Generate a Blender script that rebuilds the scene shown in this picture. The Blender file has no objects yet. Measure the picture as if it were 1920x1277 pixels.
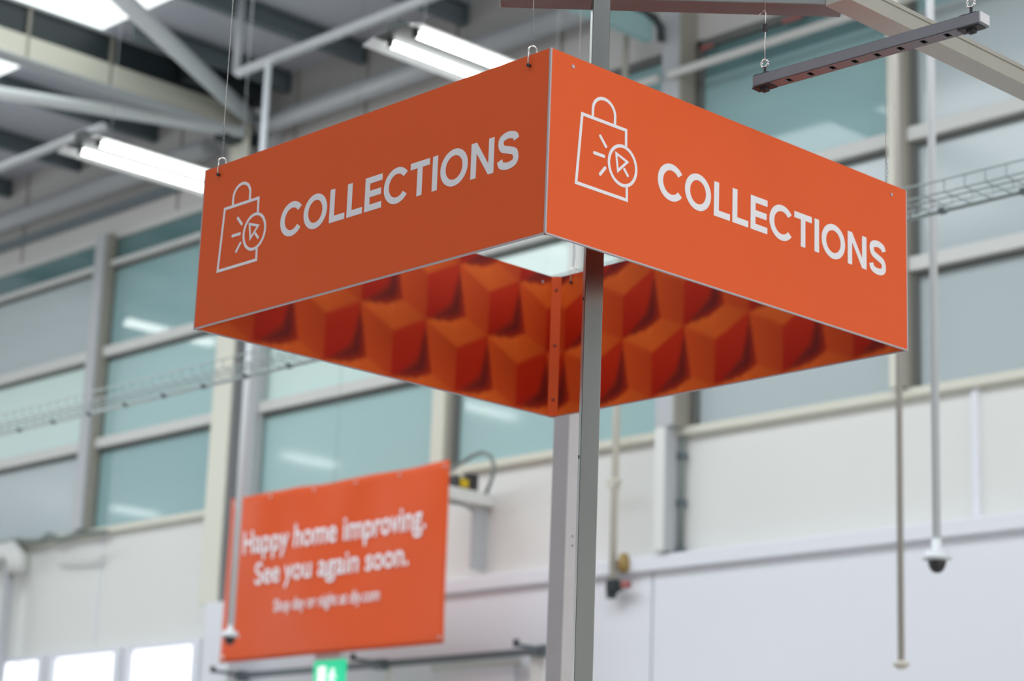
import bpy, bmesh, math, random
from mathutils import Vector, Matrix
random.seed(7)
PI = math.pi
SC = bpy.context.scene
COL = SC.collection

# ------------------------------------------------------------------ camera
FPX = 4155.5                       # focal length in pixels of a 1920 px wide frame
CAM_R = Vector((0.694602, 0.718507, 0.03572))
CAM_U = Vector((0.15648, -0.199365, 0.967351))
CAM_F = Vector((-0.70217, 0.666334, 0.250911))
EYE = Vector((0, 0, 1.6))
cam_data = bpy.data.cameras.new('camera')
cam = bpy.data.objects.new('camera', cam_data)
COL.objects.link(cam)
m = Matrix.Identity(4)
for i in range(3):
    m[i][0] = CAM_R[i]; m[i][1] = CAM_U[i]; m[i][2] = -CAM_F[i]; m[i][3] = EYE[i]
cam.matrix_world = m
cam_data.sensor_width = 36.0
cam_data.lens = FPX * 36.0 / 1920.0
cam_data.clip_start = 0.05
cam_data.clip_end = 200
cam_data.dof.use_dof = True
cam_data.dof.focus_distance = 4.75
cam_data.dof.aperture_fstop = 4.0
SC.camera = cam

# ------------------------------------------------------------------ world, light, exposure
world = bpy.data.worlds.new('world'); SC.world = world
world.use_nodes = True
world.node_tree.nodes['Background'].inputs[0].default_value = (0.86, 0.93, 1.0, 1)
world.node_tree.nodes['Background'].inputs[1].default_value = 1.0
SC.view_settings.view_transform = 'Standard'
SC.view_settings.look = 'None'
SC.view_settings.gamma = 1.0
SC.view_settings.exposure = -0.36
SC.view_settings.use_curve_mapping = False

def area_light(name, loc, rot, sx, sy, power, color):
    d = bpy.data.lights.new(name, 'AREA'); d.shape = 'RECTANGLE'
    d.size = sx; d.size_y = sy; d.energy = power; d.color = color
    o = bpy.data.objects.new(name, d); COL.objects.link(o)
    o.location = loc; o.rotation_euler = rot
    return o
# daylight coming in through the long glazed front on the right-hand side of the hall
area_light('daylight_front', (13.6, 4.5, 4.2), (0, PI/2, 0), 6.5, 16, 1650, (1.0, 0.97, 0.93))
# daylight falling through the rooflights
area_light('rooflight_near', (-2, -2.5, 9.7), (0, 0, 0), 16, 5, 620, (0.93, 0.97, 1.0))
area_light('fill_left', (-44.4, 3, 4.5), (0, -PI/2, 0), 8, 18, 2900, (0.94, 0.98, 1.0))  # added fill for the left wall and roof; no glazing known there
area_light('rooflight_far', (-12, 7.2, 9.6), (0, 0, 0), 18, 3.6, 1250, (0.93, 0.97, 1.0))

# ------------------------------------------------------------------ helpers
def lin(c):
    c = c / 255.0
    return c / 12.92 if c <= 0.04045 else ((c + 0.055) / 1.055) ** 2.4
def rgb(r, g, b): return (lin(r), lin(g), lin(b), 1.0)

def mat(name, col, rough=0.6, metal=0.0, spec=0.5, noise=0.0, nscale=8.0, emit=None, estr=0.0, coat=0.0, stretch=None):
    M = bpy.data.materials.new(name); M.use_nodes = True
    nt = M.node_tree; b = nt.nodes['Principled BSDF']
    b.inputs['Base Color'].default_value = col
    b.inputs['Roughness'].default_value = rough
    b.inputs['Metallic'].default_value = metal
    b.inputs['Specular IOR Level'].default_value = spec
    b.inputs['Coat Weight'].default_value = coat
    if noise > 0:
        tc = nt.nodes.new('ShaderNodeTexCoord'); n = nt.nodes.new('ShaderNodeTexNoise')
        mp = nt.nodes.new('ShaderNodeMapping')
        mp.inputs['Scale'].default_value = stretch or (1, 1, 1)
        n.inputs['Scale'].default_value = nscale; n.inputs['Detail'].default_value = 4
        mx = nt.nodes.new('ShaderNodeMix'); mx.data_type = 'RGBA'
        mx.inputs['A'].default_value = tuple(c * (1 - noise) for c in col[:3]) + (1,)
        mx.inputs['B'].default_value = tuple(min(1, c * (1 + noise)) for c in col[:3]) + (1,)
        nt.links.new(tc.outputs['Object'], mp.inputs['Vector'])
        nt.links.new(mp.outputs[0], n.inputs['Vector'])
        nt.links.new(n.outputs['Fac'], mx.inputs['Factor'])
        nt.links.new(mx.outputs['Result'], b.inputs['Base Color'])
        bp = nt.nodes.new('ShaderNodeMapRange')
        bp.inputs['To Min'].default_value = max(0.02, rough - 0.06); bp.inputs['To Max'].default_value = min(1, rough + 0.06)
        nt.links.new(n.outputs['Fac'], bp.inputs['Value']); nt.links.new(bp.outputs[0], b.inputs['Roughness'])
    if emit:
        b.inputs['Emission Color'].default_value = emit
        b.inputs['Emission Strength'].default_value = estr
    return M

ORANGE = mat('orange_sign_face', (0.76, 0.112, 0.026, 1), 0.42, spec=0.22, noise=0.03, nscale=3)
LETTER = mat('white_vinyl', (0.82, 0.82, 0.86, 1), 0.5, spec=0.3)
EDGE = mat('aluminium_edge', (0.52, 0.47, 0.50, 1), 0.4, metal=0.4)
GALV = mat('galvanised_steel', (0.25, 0.265, 0.26, 1), 0.30, metal=0.95, noise=0.06, nscale=14, stretch=(1, 1, 0.15))
PALEB = mat('pale_beam_steel', (0.50, 0.50, 0.45, 1), 0.38, metal=0.6, noise=0.05, nscale=10)  # paler copy of the galvanised steel for one frame beam
PALEG = mat('pale_galvanised_steel', (0.55, 0.54, 0.56, 1), 0.4, metal=0.35, noise=0.04, nscale=10)
GALVD = mat('dull_channel_steel', (0.25, 0.26, 0.29, 1), 0.5, metal=0.6, noise=0.1, nscale=20)
BRIGHT = mat('bright_wire_steel', (0.75, 0.74, 0.72, 1), 0.25, metal=1.0)
DARKM = mat('dark_fitting', (0.03, 0.03, 0.035, 1), 0.5)
WHITE = mat('white_plasterboard', rgb(226, 229, 236), 0.75, noise=0.02, nscale=0.6)
CLAD = mat('pale_wall_cladding', rgb(222, 224, 221), 0.6, noise=0.03, nscale=0.5)
CLADG = mat('grey_upper_cladding', rgb(200, 198, 196), 0.6, noise=0.05, nscale=0.5)
CREAM = mat('cream_painted_steel', rgb(214, 214, 200), 0.5, noise=0.03, nscale=1.5)
GREYP = mat('grey_painted_steel', rgb(180, 184, 188), 0.5, noise=0.03, nscale=1.5)
TANP = mat('taupe_painted_steel', rgb(150, 148, 138), 0.55, noise=0.03, nscale=1.5)
TUBE = mat('white_painted_tube', rgb(214, 220, 224), 0.45, noise=0.02, nscale=2)
DECK = mat('roof_deck_liner', rgb(205, 208, 218), 0.6, noise=0.04, nscale=1.0)
PURL = mat('dark_purlin_steel', rgb(108, 120, 126), 0.5, noise=0.08, nscale=2)
STEELSHADE = mat('dark_steel_and_shade', rgb(38, 48, 52), 0.5, noise=0.08, nscale=2)  # near-black: purlin shade put into the rafter colour; also real dark fittings
FLOORM = mat('shop_floor', rgb(176, 172, 168), 0.45, noise=0.05, nscale=1)
FRAME = mat('window_frame_paint', rgb(205, 207, 204), 0.45)
SHADOWGAP = mat('black_rubber_seal', rgb(105, 108, 106), 0.7)
TUBEON = mat('lit_fluorescent_tube', (1, 1, 1, 1), 0.4, emit=(0.97, 1.0, 0.98, 1), estr=10.0)
REFL = mat('white_enamel_endcap', (0.7, 0.72, 0.75, 1), 0.3)
WING = mat('pale_reflector_wing', (0.75, 0.78, 0.78, 1), 0.4)
TROUGH = mat('dulled_fitting_trough', (0.045, 0.055, 0.055, 1), 0.5)
SKYL = mat('translucent_rooflight', (0.9, 0.95, 0.95, 1), 0.5, emit=(0.95, 1.0, 0.98, 1), estr=1.6)
DAYW = mat('daylit_window_pane', (0.9, 0.92, 1, 1), 0.2, emit=(0.93, 0.95, 1.0, 1), estr=1.1)
YELL = mat('yellow_sticker', rgb(215, 180, 10), 0.5)
RED = mat('red_valve_paint', rgb(160, 92, 90), 0.5)
BRASS = mat('brass_fitting', rgb(150, 125, 75), 0.5, metal=0.3)
GREEN = mat('lit_green_sign_face', (0.0, 0.5, 0.25, 1), 0.4, emit=(0.02, 0.72, 0.36, 1), estr=0.9)
SYMW = mat('lit_white_symbol', (1, 1, 1, 1), 0.4, emit=(0.9, 1, 0.95, 1), estr=1.1)
CABLE = mat('grey_cable_sheath', rgb(120, 130, 126), 0.6)
BANNER = mat('orange_banner_vinyl', (0.66, 0.085, 0.016, 1), 0.5, spec=0.2, noise=0.04, nscale=2)
SCREW = mat('dark_orange_screw', (0.28, 0.05, 0.03, 1), 0.45)
TRAYM = mat('zinc_wire', rgb(150, 162, 162), 0.4, metal=0.5)
RAILM = mat('dark_rail_steel', rgb(100, 112, 118), 0.5, metal=0.2)
PIPEC = mat('cream_pipe_paint', rgb(205, 202, 190), 0.5)
PIPEG = mat('beige_pole_paint', rgb(176, 172, 165), 0.5)

def glass(name, c, rough=0.04):
    # opaque tinted panes; faint glow added for daylight behind obscured glass
    return mat(name, rgb(*c), rough, spec=0.5, noise=0.06, nscale=0.45, emit=rgb(*c), estr=0.12)
G_DARK = glass('dark_teal_glass', (92, 122, 124))
G_TEAL = glass('teal_glass', (140, 172, 174), 0.02)
G_MID = glass('light_teal_glass', (160, 190, 190))
G_MINT = glass('mint_glass', (198, 220, 215))
G_GREY = glass('grey_frosted_glass', (172, 184, 187), 0.14)

def add_box(bm, c, s, rot=None, mi=0):
    r = bmesh.ops.create_cube(bm, size=1.0)
    M4 = Matrix.Translation(Vector(c)) @ (rot.to_4x4() if rot else Matrix.Identity(4)) @ Matrix.Diagonal((s[0], s[1], s[2], 1))
    bmesh.ops.transform(bm, matrix=M4, verts=r['verts'])
    for v in r['verts']:
        for f in v.link_faces: f.material_index = mi
    return r['verts']
def box2(bm, a, b, mi=0):
    c = [(a[i] + b[i]) / 2 for i in range(3)]; s = [abs(b[i] - a[i]) for i in range(3)]
    return add_box(bm, c, s, None, mi)
def add_tube(bm, pts, r, n=10, cap=True, mi=0):
    pts = [Vector(p) for p in pts]; rings = []
    prev = None
    for i, p in enumerate(pts):
        t = (pts[min(i + 1, len(pts) - 1)] - pts[max(i - 1, 0)]).normalized()
        if prev is None:
            a = Vector((0, 0, 1)) if abs(t.z) < 0.9 else Vector((1, 0, 0))
            u = t.cross(a).normalized()
        else:
            u = (prev - t * prev.dot(t)).normalized()
        prev = u; w = t.cross(u)
        rr = r[i] if isinstance(r, (list, tuple)) else r
        rings.append([bm.verts.new(p + (u * math.cos(2*PI*k/n) + w * math.sin(2*PI*k/n)) * rr) for k in range(n)])
    for a, b in zip(rings, rings[1:]):
        for k in range(n):
            f = bm.faces.new((a[k], a[(k+1) % n], b[(k+1) % n], b[k])); f.smooth = True; f.material_index = mi
    if cap:
        bm.faces.new(rings[0][::-1]).material_index = mi; bm.faces.new(rings[-1]).material_index = mi
def add_lathe(bm, c, prof, n=24, mi=0):
    rings = []
    for r, z in prof:
        rings.append([bm.verts.new((c[0] + r*math.cos(2*PI*k/n), c[1] + r*math.sin(2*PI*k/n), c[2] + z)) for k in range(n)])
    for a, b in zip(rings, rings[1:]):
        for k in range(n):
            f = bm.faces.new((a[k], a[(k+1) % n], b[(k+1) % n], b[k])); f.smooth = True; f.material_index = mi
    bm.faces.new(rings[0][::-1]); bm.faces.new(rings[-1])
def obj(name, bm, mats, parent=None, bevel=0.0):
    me = bpy.data.meshes.new(name)
    bmesh.ops.recalc_face_normals(bm, faces=bm.faces[:])
    bm.to_mesh(me); bm.free()
    for M in (mats if isinstance(mats, (list, tuple)) else [mats]): me.materials.append(M)
    o = bpy.data.objects.new(name, me); COL.objects.link(o)
    if parent: o.parent = parent
    if bevel:
        b = o.modifiers.new('bevel', 'BEVEL'); b.width = bevel; b.segments = 2; b.limit_method = 'ANGLE'
    return o
def tag(o, label, cat, group=None):
    o['label'] = label; o['category'] = cat
    if group: o['group'] = group
    return o
def thing(name, label, cat, loc=(0, 0, 0), group=None, rz=0):
    o = bpy.data.objects.new(name, None); COL.objects.link(o)
    o.location = loc; o.rotation_euler = (0, 0, rz); o.empty_display_size = 0.1
    return tag(o, label, cat, group)
def struct(o): o['kind'] = 'structure'; return o
def sempty(name):
    o = bpy.data.objects.new(name, None); COL.objects.link(o); return struct(o)
def NB(): return bmesh.new()
def ray(px, py): return CAM_R * ((px - 960) / FPX) + CAM_U * ((638.5 - py) / FPX) + CAM_F
def on_y(px, py, Y):               # point of the line of sight on the upright plane y = Y
    d = ray(px, py); return EYE + d * (Y / d.y)
def on_z(px, py, Z):               # point of the line of sight at height Z
    d = ray(px, py); return EYE + d * ((Z - 1.6) / d.z)
def on_x(px, py, X):               # point of the line of sight on the upright plane x = X
    d = ray(px, py); return EYE + d * (X / d.x)
def at_dist(px, py, D):
    d = ray(px, py); return EYE + d * (D / math.hypot(d.x, d.y))

# ------------------------------------------------------------------ room shell
WY = 13.0
ZR = 9.9
bm = NB(); box2(bm, (-45, -14, -0.1), (14, 13.4, 0)); struct(obj('floor', bm, FLOORM))
bm = NB(); box2(bm, (-45, -14, ZR), (14, 13.4, ZR + 0.15))
struct(obj('ceiling', bm, DECK))
bm = NB(); box2(bm, (-45.3, -14, 0), (-45, 13.4, ZR)); struct(obj('wall_left', bm, CLADG))
bm = NB(); box2(bm, (-45, -14.3, 0), (14, -14, ZR)); struct(obj('wall_front', bm, CLADG))
bm = NB(); box2(bm, (14, -14, 0), (14.3, 13.4, ZR)); struct(obj('wall_right', bm, CLAD))
# rear wall: lower lining, cladding band, upper cladding (the glazing sits between)
bm = NB()
box2(bm, (-45, 13.0, 0), (14, 13.3, 5.40), 0)
box2(bm, (-45, 13.0, 8.74), (14, 13.3, ZR), 1)
box2(bm, (-45, 13.12, 5.40), (14, 13.3, 8.74), 1)
struct(obj('wall_back', bm, [CLAD, CLADG]))
# white lining below the ledge, right of the banner
bm = NB()
box2(bm, (-17.0, 12.90, 0), (-11.88, 13.0, 4.32)); box2(bm, (-11.86, 12.90, 0), (-6.0, 13.0, 4.32))
struct(obj('wall_lining', bm, WHITE))
bm = NB(); box2(bm, (-17.0, 12.84, 4.28), (-6.0, 13.0, 4.40)); struct(obj('trim_1', bm, WHITE, bevel=0.01))
bm = NB(); box2(bm, (-45, 12.93, 5.36), (-6, 13.01, 5.43)); struct(obj('trim_2', bm, CREAM, bevel=0.01))
bm = NB()
for x in (-8.87, ): box2(bm, (x - 0.03, 12.975, 4.4), (x + 0.03, 13.0, 5.36))
for x in (-19.9, ): box2(bm, (x - 0.01, 12.99, 4.2), (x + 0.01, 13.0, 5.36))
struct(obj('trim_3', bm, WHITE))
# upper cladding joints
bm = NB()
for x in (-22.1, -19.0, -17.0, -15.9, -14.6, -13.2, -10.6, -9.0):
    box2(bm, (x - 0.012, 12.99, 8.8), (x + 0.012, 13.0, ZR))
struct(obj('trim_4', bm, TANP))

# ------------------------------------------------------------------ glazing, one window per bay
rows = [5.43, 6.37, 7.39, 8.40, 8.74]
bays = [(-25.5, -20.55, [G_GREY, G_MINT, G_GREY, G_DARK]),
        (-20.15, -18.1, [G_TEAL, G_MID, G_TEAL, G_DARK]),
        (-17.35, -14.74, [G_MID, G_MINT, G_MID, G_MID]),
        (-14.4, -12.0, [G_MID, G_MINT, G_MID, G_TEAL]),
        (-11.55, -9.66, [G_GREY, G_GREY, G_TEAL, G_DARK]),
        (-9.40, -5.5, [G_GREY, G_GREY, G_GREY, G_TEAL])]
for i, (x0, x1, gs) in enumerate(bays):
    x1 = x1 + 0.2
    w = sempty('window_%d' % (i + 1))
    for k in range(4):
        bm = NB(); box2(bm, (x0 + 0.02, 13.03, rows[k]), (x1 + 0.02, 13.05, rows[k + 1]))
        obj('pane', bm, gs[k], w)
    for k in (1, 2, 3):
        bm = NB()
        t = 0.055 if k < 3 else (0.03 if i < 2 else 0.06)
        if k == 3 and i >= 3: add_tube(bm, [(x0 - 0.12, 12.76, rows[k]), (x1, 12.76, rows[k])], 0.038, 14)
        else: box2(bm, (x0, 12.93, rows[k] - t), (x1, 13.05, rows[k] + t))
        obj('transom', bm, FRAME, w, bevel=0.006)
        if k == 3 and i >= 3: continue
        bm = NB(); box2(bm, (x0, 12.99, rows[k] - t - 0.03), (x1, 13.05, rows[k] - t))
        obj('seal', bm, SHADOWGAP, w)
    bm = NB()
    box2(bm, (x0 - 0.02, 12.98, 8.70), (x1 + 0.02, 13.05, 8.78)) if i < 3 else box2(bm, (x0, 12.98, 8.66), (x1, 13.05, 8.72))
    obj('window_head', bm, FRAME if i < 3 else SHADOWGAP, w)
    bm = NB()
    box2(bm, (x0, 12.98, 5.43), (x0 + 0.04, 13.05, 8.74))
    obj('window_frame', bm, SHADOWGAP, w)
# far left low daylit windows
for i, (x0, x1) in enumerate([(-22.6, -20.86), (-20.55, -19.42), (-19.12, -18.05)]):
    w = sempty('window_%d' % (i + 7))
    bm = NB(); box2(bm, (x0, 12.97, 1.0), (x1, 12.99, 4.09)); obj('pane', bm, DAYW, w)
    bm = NB()
    for a, b in (((x0 - 0.12, 12.93, 1.0), (x0, 13.0, 4.09)), ((x1, 12.93, 1.0), (x1 + 0.12, 13.0, 4.09)), ((x0 - 0.12, 12.93, 4.09), (x1 + 0.12, 13.0, 4.13))):
        box2(bm, a, b)
    obj('window_frame', bm, WHITE, w)
# bright doorway glazing under the track
w = sempty('window_10')
bm = NB(); box2(bm, (-14.3, 12.86, 1.5), (-13.4, 12.89, 3.62)); obj('pane', bm, WHITE, w)
bm = NB(); box2(bm, (-14.4, 12.84, 3.62), (-13.3, 12.9, 3.68)); obj('window_head', bm, FRAME, w)

# ------------------------------------------------------------------ steel columns and mullion posts on the rear wall
def column(label, x0, x1, y0, z0, z1, m1, m2=None, split=None, name='steel_column'):
    t = thing(name, label, 'column', ((x0 + x1) / 2, 12.9, z0))
    def part(nm, a, b, M):
        bm = NB(); box2(bm, [a[i] - t.location[i] for i in range(3)], [b[i] - t.location[i] for i in range(3)])
        obj(nm, bm, M, t, bevel=0.008)
    if split:
        part('front_flange', (x0, y0, z0), (split, y0 + 0.03, z1), m1)
        part('web', ((x0 + split) / 2 - 0.02, y0 + 0.03, z0), ((x0 + split) / 2 + 0.02, 13.0, z1), m2)
        part('side_casing', (split + 0.02, y0 + 0.16, z0), (x1, 13.0, z1), m2)
    else:
        part('shaft', (x0, y0, z0), (x1, 13.0, z1), m1)
        if m2: part('cover_strip', (x1, y0 + 0.04, z0), (x1 + 0.05, 13.0, z1), m2)
    return t
column('slim grey wall post between the two leftmost window bays', -20.32, -20.15, 12.86, 5.43, 8.74, GREYP, TANP, name='mullion_post')
column('broad cream steel column rising behind the left side of the banner', -17.72, -17.22, 12.72, 4.42, 9.45, CREAM, GREYP, split=-17.42)
column('slim cream wall post just above the banner top right corner', -14.61, -14.45, 12.9, 5.43, 8.74, CREAM, TANP, name='mullion_post')
t = thing('steel_column', 'pale grey boxed steel column behind the upper right edge of the sign, right of centre', 'column', (-11.70, 12.9, 4.42))
for nm, M, a, b in (('upper_casing', GREYP, (-0.09, -0.1, 1.0), (0.10, 0.1, ZR - 4.42)), ('darker_side', TANP, (0.10, -0.1, 1.0), (0.125, 0.1, ZR - 4.42)),  # side face darkened by colour; the hall light alone would brighten it
                    ('lower_casing', CLAD, (-0.09, -0.1, 0), (0.02, 0.1, 1.0)), ('side_strip', GREYP, (0.02, -0.1, 0), (0.035, 0.1, 1.0))):
    bm = NB(); box2(bm, a, b); obj(nm, bm, M, t, bevel=0.006)
column('beige wall post rising just above the right corner of the sign', -9.53, -9.45, 12.86, 5.43, 8.6, CREAM, TANP, name='mullion_post')
column('pale wall post seen through the open bottom of the sign', -12.93, -12.78, 12.9, 5.43, 8.6, CLAD, name='mullion_post')
# white boxed base under the cream column
bm = NB(); box2(bm, (-0.17, -0.2, 0), (0.25, 0.15, 4.4))
o = obj('boxed_column_base', bm, WHITE, bevel=0.01); o.location = (-17.25, 12.8, 0)
tag(o, 'white boxed column casing left of the banner bottom corner', 'column casing')

# ------------------------------------------------------------------ roof steel
for k, x in enumerate((-25.5, -24.0, -22.5, -21.0, -19.5, -17.15, -15.96, -14.48, -13.0, -11.5, -10.0, -8.5)):
    bm = NB()
    L = 1.9 if x == -17.15 else 9.0
    box2(bm, (-0.045, -L, 0.0), (-0.03, 0, 0.2)); box2(bm, (-0.045, -L, 0), (0.045, 0, 0.012)); box2(bm, (-0.045, -L, 0.19), (0.045, 0, 0.2))
    box2(bm, (-0.045, -0.01, 0), (0.045, 0, 0.2))
    o = obj('roof_purlin', bm, PURL); o.location = (x, 12.99, 9.68)
    lb = {-22.5: 'dark roof purlin ending at the far left edge of the photo', -21.0: 'dark roof purlin just left of the left light fitting',
          -19.5: 'dark roof purlin above the left light fitting', -17.15: 'dark roof purlin running alongside the deep rafter to the black node', -15.96: 'dark roof purlin left of the right light fitting, ending above it',
          -14.48: 'dark roof purlin ending above the right light fitting'}.get(x, 'dark roof purlin running to the rear wall')
    tag(o, lb, 'roof beam', 'dark purlins under the roof deck')

# main rafter
t = thing('roof_rafter', 'deep roof rafter with shade-dark web running from top left corner to the cream column', 'roof beam', (-17.6, 12.9, 9.27))
bm = NB(); box2(bm, (-0.02, -9, 0.27), (0.0, 0, 0.56)); obj('web', bm, STEELSHADE, t)  # dark web stands in for the shaded gap under the purlins
bm = NB(); box2(bm, (-0.06, -9, 0.56), (0.05, 0, 0.585)); obj('top_flange', bm, GREYP, t)
bm = NB(); box2(bm, (-0.03, -9, 0.015), (0.03, -0.0, 0.27)); obj('bottom_chord', bm, CREAM, t)
bm = NB(); box2(bm, (-0.1, -9, 0.0), (0.1, 0, 0.02)); obj('bottom_flange', bm, GREYP, t)
for y in (-2.72, -1.78, -3.8):
    bm = NB(); box2(bm, (0.0, y - 0.012, 0.02), (0.036, y + 0.012, 0.56)); obj('stiffener', bm, TANP, t)
bm = NB(); box2(bm, (0.06, -1.0, 0.30), (0.26, 0.0, 0.56)); box2(bm, (-0.1, -0.4, -0.12), (0.1, 0.0, 0.0)); obj('shade_gusset', bm, STEELSHADE, t)  # dark boxes added for the shade where rafter meets column

def roof_tube(label, a, b, r, M=TUBE, name='bracing_tube'):
    a, b = Vector(a), Vector(b)
    bm = NB(); add_tube(bm, [a - a, b - a], r, 16)
    o = obj(name, bm, M); o.location = a
    return tag(o, label, 'bracing tube')
p0 = on_z(210, -20, 9.42); p1 = on_z(470, 222, 9.40)
roof_tube('thick white diagonal bracing tube crossing the dark rafter', p0, p1, 0.085)
p0 = on_z(-120, 155, 9.30); p1 = on_z(455, 247, 9.24)
roof_tube('white bracing tube running nearly level from the left edge to the column head', p0, p1, 0.065)
roof_tube('thin pale tie tube under the purlins between the two light fittings', (-15.35, 11.05, 8.85), (-8.0, 11.05, 8.85), 0.045, GREYP, 'tie_tube')
roof_tube('thin pale tie tube above the left light fitting', (-26, 11.05, 8.85), (-17.5, 11.05, 8.85), 0.045, GREYP, 'tie_tube')
roof_tube('short pale hanger drop beside the black node', (-15.38, 11.05, 8.85), (-15.38, 11.05, 9.7), 0.035, GREYP, 'tie_tube')
# long girts near the eaves on the wall
bm = NB(); add_tube(bm, [(-28, 12.8, 9.27), (-18.2, 12.8, 9.27)], 0.11, 18)
tag(obj('eaves_girt', bm, GREYP), 'long pale tubular girt on the wall below the left light fitting', 'wall beam')
bm = NB(); add_tube(bm, [(-17.3, 12.8, 9.30), (-12.05, 12.8, 9.27)], 0.10, 18)
tag(obj('eaves_girt', bm, GREYP), 'long pale tubular girt passing behind the right light fitting', 'wall beam')
bm = NB(); box2(bm, (-28, 12.93, 9.0), (-18.1, 12.995, 9.09))
tag(obj('flashing_strip', bm, PURL), 'teal grey flashing strip on the wall under the left girt', 'flashing')
# beam off the pale grey column, running back over the shop
t = thing('tie_beam', 'teal grey tie beam reaching the pale grey column with a dark pipe end', 'roof beam', (-11.85, 12.7, 8.72))
bm = NB(); box2(bm, (-0.04, -5, 0), (0.04, 0, 0.2)); obj('beam', bm, G_TEAL, t)
bm = NB(); add_tube(bm, [(0.0, -5, 0.24), (0.0, -0.15, 0.24), (0.06, 0.0, 0.2), (0.09, 0.04, 0.12), (0.10, 0.04, 0.0)], 0.035, 12); obj('pipe', bm, STEELSHADE, t)
for x0, x1, z, lb in ((-11.5, -11.36, 8.62, 'faded red clip at the left end of the dark upper glazing'), (-10.62, -10.42, 8.62, 'faded red clip midway along the top of the dark glazing')):
    bm = NB(); box2(bm, (0, 0, 0), (x1 - x0, 0.02, 0.035)); o = obj('window_clip', bm, RED, bevel=0.004); o.location = (x0, 12.94, z); tag(o, lb, 'clip')

# rooflights
def rooflight(x0, x1, y0, y1, label):
    bm = NB(); box2(bm, (x0, y0, ZR - 0.03), (x1, y1, ZR - 0.005))
    return tag(obj('rooflight', bm, SKYL), label, 'rooflight')
rooflight(-19.55, -16.25, 5.0, 11.0, 'glowing white rooflight panel at the top left corner')

# ------------------------------------------------------------------ twin tube light fittings
def light_fitting(label, x, y, z, L, group='batten light fittings', ts=0.112, tr=0.021):
    t = thing('light_fitting', label, 'ceiling light', (x, y, z), group)
    bm = NB(); box2(bm, (-0.16, 0, 0.022), (0.16, L, 0.035)); box2(bm, (-0.055, 0, 0.03), (0.055, L, 0.09)); obj('batten', bm, TROUGH, t, bevel=0.004)
    bm = NB()
    for s in (-1, 1):
        vs = [bm.verts.new(p) for p in ((s*0.15, 0.0, 0.02), (s*0.25, 0.0, -0.005), (s*0.25, L, -0.005), (s*0.15, L, 0.02),
                                         (s*0.15, 0.0, 0.026), (s*0.255, 0.0, 0.0), (s*0.255, L, 0.0), (s*0.15, L, 0.026))]
        for f in ((0, 1, 2, 3), (7, 6, 5, 4), (1, 5, 6, 2), (0, 4, 5, 1), (3, 2, 6, 7)): bm.faces.new([vs[i] for i in f])
    obj('reflector', bm, WING, t)
    for s in (-1, 1):
        bm = NB(); add_tube(bm, [(s*ts, 0.10, 0.0), (s*ts, L - 0.06, 0.0)], tr, 14); obj('tube_lamp', bm, TUBEON, t)
        for yy in (0.08, L - 0.06):
            bm = NB(); box2(bm, (s*ts - 0.02, yy, -0.02), (s*ts + 0.02, yy + 0.02, 0.05)); obj('lamp_holder', bm, TROUGH, t)
    for yy in (0.25, L - 0.25):
        bm = NB(); add_tube(bm, [(0, yy, 0.09), (0, yy, ZR - z)], 0.0025, 6); obj('hanger', bm, GREYP, t)
    return t
light_fitting('lit twin tube fitting above the shaded orange panel of the sign', -9.20, 7.68, 6.5, 1.6)
light_fitting('lit twin tube fitting at the left end of the sign', -12.25, 7.55, 6.5, 1.6)
light_fitting('small lit tube fitting mirrored in the left window', -22.4, 9.95, 8.5, 1.5, ts=0.05, tr=0.045)
light_fitting('small lit tube fitting mirrored beside the black device', -22.4, 4.6, 8.5, 1.5, ts=0.05, tr=0.045)
light_fitting('small lit tube fitting mirrored above the banner', -27.3, 3.9, 8.5, 1.2, ts=0.05, tr=0.045)
light_fitting('small lit tube fitting mirrored low in the left window', -33.7, 2.8, 8.5, 1.2, ts=0.05, tr=0.045)
light_fitting('small lit tube fitting mirrored low in the leftmost window', -33.7, 4.4, 8.5, 1.0, ts=0.05, tr=0.045)

# ------------------------------------------------------------------ wire cable tray
TY, TZ = 7.4, 4.53
t = thing('cable_tray', 'wire mesh cable tray running level behind the sign from left edge to right edge', 'cable tray', (-9, TY, TZ))
X0, X1 = -6, 6
for nm, y, z, r in (('edge_wire', 0.0, 0.0, 0.011), ('edge_wire', -0.0, 0.055, 0.004), ('edge_wire', -0.2, 0.0, 0.004), ('edge_wire', -0.2, 0.055, 0.004),
                    ('edge_wire', -0.07, 0.0, 0.003), ('edge_wire', -0.14, 0.0, 0.003)):
    bm = NB(); add_tube(bm, [(X0, y, z), (X1, y, z)], r, 6); obj(nm, bm, TRAYM, t)
bm = NB(); k = 0
for i in range(120):
    x = X0 + 0.05 + i * 0.1
    add_tube(bm, [(x, 0, 0.055), (x, 0, 0), (x, -0.2, 0), (x, -0.2, 0.055)], 0.0028, 5)
o = obj('cross_wire', bm, TRAYM, t); o['kind'] = 'stuff'
bm = NB()
for i in range(30): add_box(bm, (X0 + 0.2 + i * 0.4, 0.0, 0.0), (0.03, 0.025, 0.025))
o = obj('rail_clip', bm, RAILM, t); o['kind'] = 'stuff'

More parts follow.
